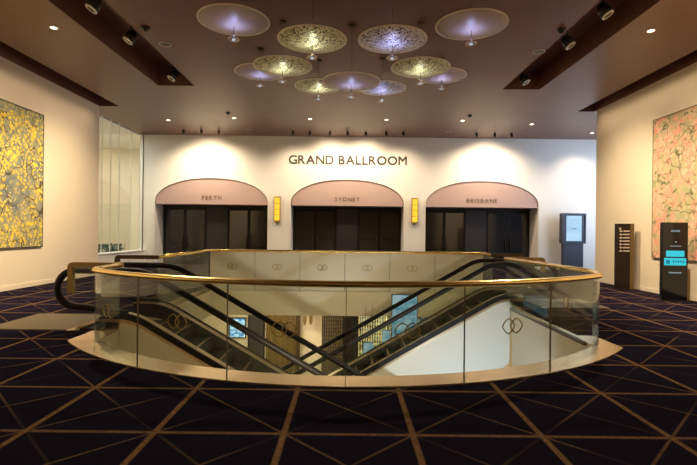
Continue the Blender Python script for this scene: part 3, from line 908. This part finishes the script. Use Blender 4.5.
t = thing('digital_totem', (8.7, 12.35, 0), 'glossy black upright digital totem with cyan blocks in front of the pink painting', 'kiosk')
R_ = rotz((8.70, 12.35, 0), radians(-9))
MB().box(-.31, .31, .02, .13, .02, 2.09, R_).build('housing', M['black'], t)
sc_ = MB().box(-.305, .305, -.005, .02, .03, 2.085, R_).build('glass_front', M['gloss_black'], t)
MB().box(-.33, .33, -.10, .17, 0, .02, R_).build('base_plate', M['jamb'], t)
MB().box(.31, .40, .06, .16, .02, .85, R_).build('side_post', M['totem_side'], t)
mb = MB(); mb.box(-.22, .22, -.010, -.005, 1.18, 1.34, R_); mb.build('cyan_block', M['cyan'], sc_, label='narrower cyan block')
c2 = MB().box(-.265, .265, -.010, -.005, .95, 1.145, R_).build('cyan_block', M['cyan'], sc_, label='wider cyan block')
mb = MB(); mb.box(-.22, -.13, -.0115, -.010, .99, 1.09, R_)
for k in range(5): mb.box(-.06+.06*k, -.02+.06*k, -.0115, -.010, 1.02+.01*(k % 2), 1.08, R_)
mb.build('screen_print', M['cyan_dark'], c2)
mb = MB()
for k in range(4): mb.box(-.10+.055*k, -.06+.055*k, -.009, -.005, 1.84, 1.885, R_)
mb.box(.0, .03, -.009, -.005, 1.55, 1.59, R_)
for k in range(6): mb.box(-.12+.045*k, -.085+.045*k, -.009, -.005, 1.45, 1.475, R_)
for k in range(7): mb.box(-.15+.045*k, -.115+.045*k, -.009, -.005, .74, .775, R_)
mb.build('screen_print', M['screen_text'], sc_)

# ------------------------------------------------------------------ paintings
def painting(x, s, y0, y1, z0, z1, mat, fmat, label):
    t = thing('painting', (x, (y0+y1)/2, z0), label, 'painting')
    a, b = sorted((x, x-s*.045)); MB().box(a, b, y0, y1, z0, z1).build('canvas', mat, t)
    mb = MB(); a, b = sorted((x, x-s*.055))
    for (u0, u1, v0, v1) in ((y0-.02, y0, z0-.02, z1+.02), (y1, y1+.02, z0-.02, z1+.02), (y0, y1, z0-.02, z0), (y0, y1, z1, z1+.02)):
        mb.box(a, b, u0, u1, v0, v1)
    mb.build('frame', fmat, t)
painting(LX, -1, 10.4, 14.38, 1.20, 5.22, M['paint_y'], M['frame'], 'large painting of yellow blossom branches on the left wall')
painting(RX, 1, 10.3, 14.17, 1.08, 5.22, M['paint_p'], M['frame_gold'], 'large painting of pink flowers on the right wall')

# ------------------------------------------------------------------ the room beyond the window
mb = MB(); rnd = random.Random(3)
for k in range(900):
    x = rnd.uniform(-11.1, -10.55); y = rnd.uniform(18.4, 22.3); z = .3+.75*rnd.random()**.6
    a = rnd.uniform(0, 2*pi); e = rnd.uniform(-.6, .9); d = Vector((cos(a)*cos(e), sin(a)*cos(e), sin(e))); q = d.orthogonal().normalized()
    p = Vector((x, y, z)); r = .075
    mb.add([p-d*r, p+q*r*.4, p+d*r, p-q*r*.4], [(0, 1, 2, 3)])
t = thing('planter_hedge', (-10.8, 20.3, 0), 'low dark green hedge in a trough behind the left window glass', 'hedge')
f = mb.build('foliage', M['hedge'], t)
MB().box(-11.15, -10.5, 18.3, 22.4, 0, .5).build('trough', M['jamb'], t)

# ------------------------------------------------------------------ lower lobby furnishings
t = thing('video_screen', (-4.45, 18.8, -2.6), 'bright blue and white video screen on the lower storey wall', 'screen')
MB().box(-4.74, -4.06, 18.9, 18.999, -2.62, -1.80).build('housing', M['black'], t)
MB().box(-4.70, -4.10, 18.89, 18.9, -2.58, -1.84).build('screen', M['video'], t)
d = structure(MB().box(-3.98, -3.30, 18.93, 18.998, LOW, -1.5), 'door_4', M['jamb'])
MB().box(-3.92, -3.36, 18.9, 18.93, LOW+.02, -1.58).build('door_leaf', M['door_matte'], d)
# gold drape with folds
mb = MB(); n = 90
rows = []
for i in range(n+1):
    x = -3.22+1.25*i/n; rows.append((x, 18.80+.05*sin(i/n*2*pi*13)))
vs = [(x, y, LOW+.02) for x, y in rows]+[(x, y, SLAB-.05) for x, y in rows]
mb.add(vs, [(i, i+1, n+2+i, n+1+i) for i in range(n)], True)
mb.build('curtain', M['gold_drape'], loc=(-2.6, 18.8, LOW+.02), label='gold fluted curtain hanging on the lower storey wall', cat='curtain')
structure(MB().box(-.98, .02, 18.94, 18.998, LOW, SLAB), 'trim_10', M['door_matte'])
MB().box(-1.99, -1.83, 18.55, 18.71, LOW, SLAB).build('column', M['bronze_dark'], loc=(-1.9, 18.6, LOW), label='slim dark column right of the gold fluted curtain below', cat='column')
def strand_screen(x0, x1, nstr, label, y, mat, seed):
    t = thing('strand_screen', ((x0+x1)/2, y, LOW), label, 'screen')
    rd = random.Random(seed)
    MB().box(x0-.03, x1+.03, y-.04, y+.04, SLAB-.08, SLAB).build('head_rail', M['bronze_dark'], t)
    for k in range(nstr):
        x = x0+(x1-x0)*(k+.5)/nstr; mb = MB(); prof = []; z = SLAB-.08
        ph = rd.random()*6
        while z > -3.9:
            prof.append((.006, z)); w = .012+.020*rd.random(); prof.append((w, z-.05)); prof.append((w, z-.10)); prof.append((.006, z-.14)); z -= .15
        mb.lathe(prof, 8, Matrix.Translation((x, y+.02*sin(ph), 0))); mb.build('bead_strand', mat, t)
strand_screen(-.95, -.12, 9, 'narrow gold bead screen at the middle of the lower lobby', 18.5, M['gold_drape'], 1)
strand_screen(.45, 2.5, 22, 'wide bright gold bead screen right of the middle of the lower lobby', 17.6, M['gold_bead'], 2)
MB().box(.55, 4.2, 18.95, 18.998, -4.2, -.9).build('wall_light_panel', M['glow'], loc=(2.4, 18.97, -4.2), label='broad pale green lit panel behind the gold bead screen', cat='light panel')
MB().box(.02, .50, 18.6, 18.95, LOW, -1.55).build('cabinet', M['jamb'], loc=(.25, 18.8, LOW), label='tall dark cabinet on the lower storey between the bead screens', cat='cabinet')
t = thing('blue_glow_panel', (1.56, 13.3, -.03), 'pale blue glow panel added to stand in for blue gleams behind the rear escalator', 'light panel')  # invented glowing panel, stands in for blue gleams through the escalator glass
MB().box(1.30, 2.04, 13.33, 13.395, -1.62, -.03).build('back_tray', M['kiosk'], t)
MB().box(1.32, 2.02, 13.31, 13.33, -1.60, -.05).build('lit_face', M['blue'], t)
for x0, x1, z0, z1, l in ((.50, .80, -1.98, -1.42, 'small pale blue glow panel added lowest for blue gleams behind the rear escalator'), (1.03, 1.27, -1.56, -1.06, 'small pale blue glow panel added midway for blue gleams behind the rear escalator')):
    t = thing('blue_glow_panel', ((x0+x1)/2, 13.3, z1), l, 'light panel')  # smaller added panels imitate the blue gleams between the steps
    MB().box(x0, x1, 13.33, 13.36, z0, z1).build('back_tray', M['kiosk'], t)
    MB().box(x0+.01, x1-.01, 13.315, 13.33, z0+.01, z1-.01).build('lit_face', M['blue'], t)
    for x in (x0+.05, x1-.05): MB().box(x-.006, x+.006, 13.34, 13.352, z1, SLAB+.3).build('hanger', M['wire'], t)
p0 = None
for x, l in ((-1.62, 'left gold drop lamp'), (-1.38, 'right gold drop lamp')):
    lab = l+' hung before the cream lower wall'
    if p0 is None:
        p0 = thing('pendant_lamp', (x, 18.3, SLAB), lab, 'pendant light', 'gold drop lamps on the lower storey')
        mt = Matrix.Translation((x, 18.3, SLAB))
        MB().lathe([(.01, -.5), (.01, -.001)], 8, mt).build('cord', M['wire'], p0)
        MB().lathe([(.03, -1.25), (.07, -1.1), (.07, -.6), (.02, -.5)], 14, mt).build('shade', M['gold_drape'], p0)
    else: dup(p0, (x, 18.3, SLAB), lab)

# ------------------------------------------------------------------ lights
def spot(name, loc, target, energy, col, angle=60, blend=.6, size=.05):
    l = bpy.data.lights.new(name, 'SPOT'); l.energy = energy; l.color = col; l.spot_size = radians(angle); l.spot_blend = blend; l.shadow_soft_size = size
    o = bpy.data.objects.new(name, l); COL.objects.link(o); o.location = loc
    o.rotation_euler = (Vector(target)-Vector(loc)).to_track_quat('-Z', 'Y').to_euler(); return o
def area(name, loc, target, energy, col, sx, sy):
    l = bpy.data.lights.new(name, 'AREA'); l.shape = 'RECTANGLE'; l.size = sx; l.size_y = sy; l.energy = energy; l.color = col
    o = bpy.data.objects.new(name, l); COL.objects.link(o); o.location = loc
    o.rotation_euler = (Vector(target)-Vector(loc)).to_track_quat('-Z', 'Y').to_euler(); return o
WARM = (1.0, .79, .53); WARM2 = (1.0, .81, .56); COOL = (.62, .76, 1.0)
# wall washers hidden in the coves
for s in (-1, 1):
    l = area('cove_lamp', (s*8.85, 6.5, 6.55), (s*9.42, 6.5, 3.2), 90, WARM, 21.5, .25)
    l.rotation_euler = (Matrix.Rotation(radians(90), 3, 'Z') @ Matrix.Rotation(radians(-7*s), 3, 'X')).to_euler()
    l.data.spread = radians(95)
# far wall spots
for x in (-6.77, -.83, .82, 6.77):
    spot('far_wall_lamp', (x, WY+.05, CEIL-.24), (x, BACK, 3.9), 310, WARM2, 140, 1.0, .05)
for x in (-7.6, -5.96, -2.55, 2.55, 5.93, 7.55):
    spot('far_wall_lamp', (x, WY+.05, CEIL-.24), (x, BACK, 2.4), 185, WARM2, 130, 1.0, .05)
# downlights
for x, y, l in DL:
    spot('downlight_lamp', (x, y, CEIL-.03), (x, BACK if y > 18 else y, 0), 330 if y > 18 else 160, WARM2, 110, .8, .06)
# slot spots towards the well and the walls
for s in (-1, 1):
    for y in (1.5, 5.0, 8.2, 11.4, 14.6):
        spot('wall_lamp', (s*5.6, y, 6.36), (s*9.42, y+.7, .4), 1250, WARM, 96, .95, .12)
    spot('slot_lamp', (s*5.3, 14.3, 6.36), (s*1.0, 12.5, 0), 420, WARM2, 64, 1.0, .3)
    spot('slot_lamp', (s*5.3, 11.4, 6.36), (s*1.5, 9, 0), 420, WARM2, 64, 1.0, .3)
    spot('slot_lamp', (s*5.3, 9.8, 6.36), (s*1.3, 5.4, 0), 850, WARM2, 60, .6, .05)
# disc uplights
for x, y, z, k in LIGHTS:
    spot('disc_lamp', (x, y, z-.31), (x, y, z+1), {'gold': 9, 'silver': 10, 'frosted': 7}[k], (.46, .52, 1.0) if k != 'gold' else (.95, 1.0, .80), 150, .7, .02)
# daylight through the side windows
area('daylight', (13.2, 19.8, 3.4), (9.0, 21.8, 2.6), 300, COOL, 5.0, 4.5)
area('beyond_lamp', (-12.6, 21.5, 6.3), (-12.6, 21.5, 0), 340, (.95, .95, .9), 3, 5)
# lower storey
for x, y, e in ((-6, 9, 260), (6, 9, 260), (-2.5, 16.3, 220), (2.5, 16.3, 200), (0, 10.4, 0)):
    if e: area('lower_lamp', (x, y, SLAB-.03), (x, y, LOW), e, WARM2, 1.6, 1.2)
spot('cladding_fill', (3.0, 7.6, -2.6), (2.6, 11, -1.2), 420, COOL, 120, .9, .03)  # added cool fill on the rear escalator cladding, no daylight source down here

for x in (-2.4, -.8, .8, 2.4): spot('fascia_fill', (x, 5.95, -.45), (x*1.1, 13.4, .2), 330, WARM2, 75, .9, .03)  # added fill spots that brighten the far slab edge, no fittings there
W = bpy.data.worlds.new('World'); S.world = W; W.use_nodes = True
bg = W.node_tree.nodes['Background']; bg.inputs[0].default_value = (.75, .82, 1.0, 1); bg.inputs[1].default_value = .15

# ------------------------------------------------------------------ camera
cam = bpy.data.cameras.new('camera'); co = bpy.data.objects.new('camera', cam); COL.objects.link(co)
cam.sensor_width = 36; cam.lens = 36*466/697
cam.shift_x = (348.5-347)/697; cam.shift_y = -1.0/697
co.location = (0, 0, 1.75); co.rotation_euler = (radians(90), radians(-.65), 0)
cam.clip_start = .05; cam.clip_end = 200
S.camera = co
S.cycles.transparent_max_bounces = 40
S.cycles.max_bounces = 10; S.cycles.diffuse_bounces = 5; S.cycles.glossy_bounces = 5
S.cycles.sample_clamp_indirect = 4
S.view_settings.view_transform = 'Standard'; S.view_settings.look = 'None'
S.view_settings.exposure = .12; S.view_settings.gamma = 1; S.view_settings.use_curve_mapping = False
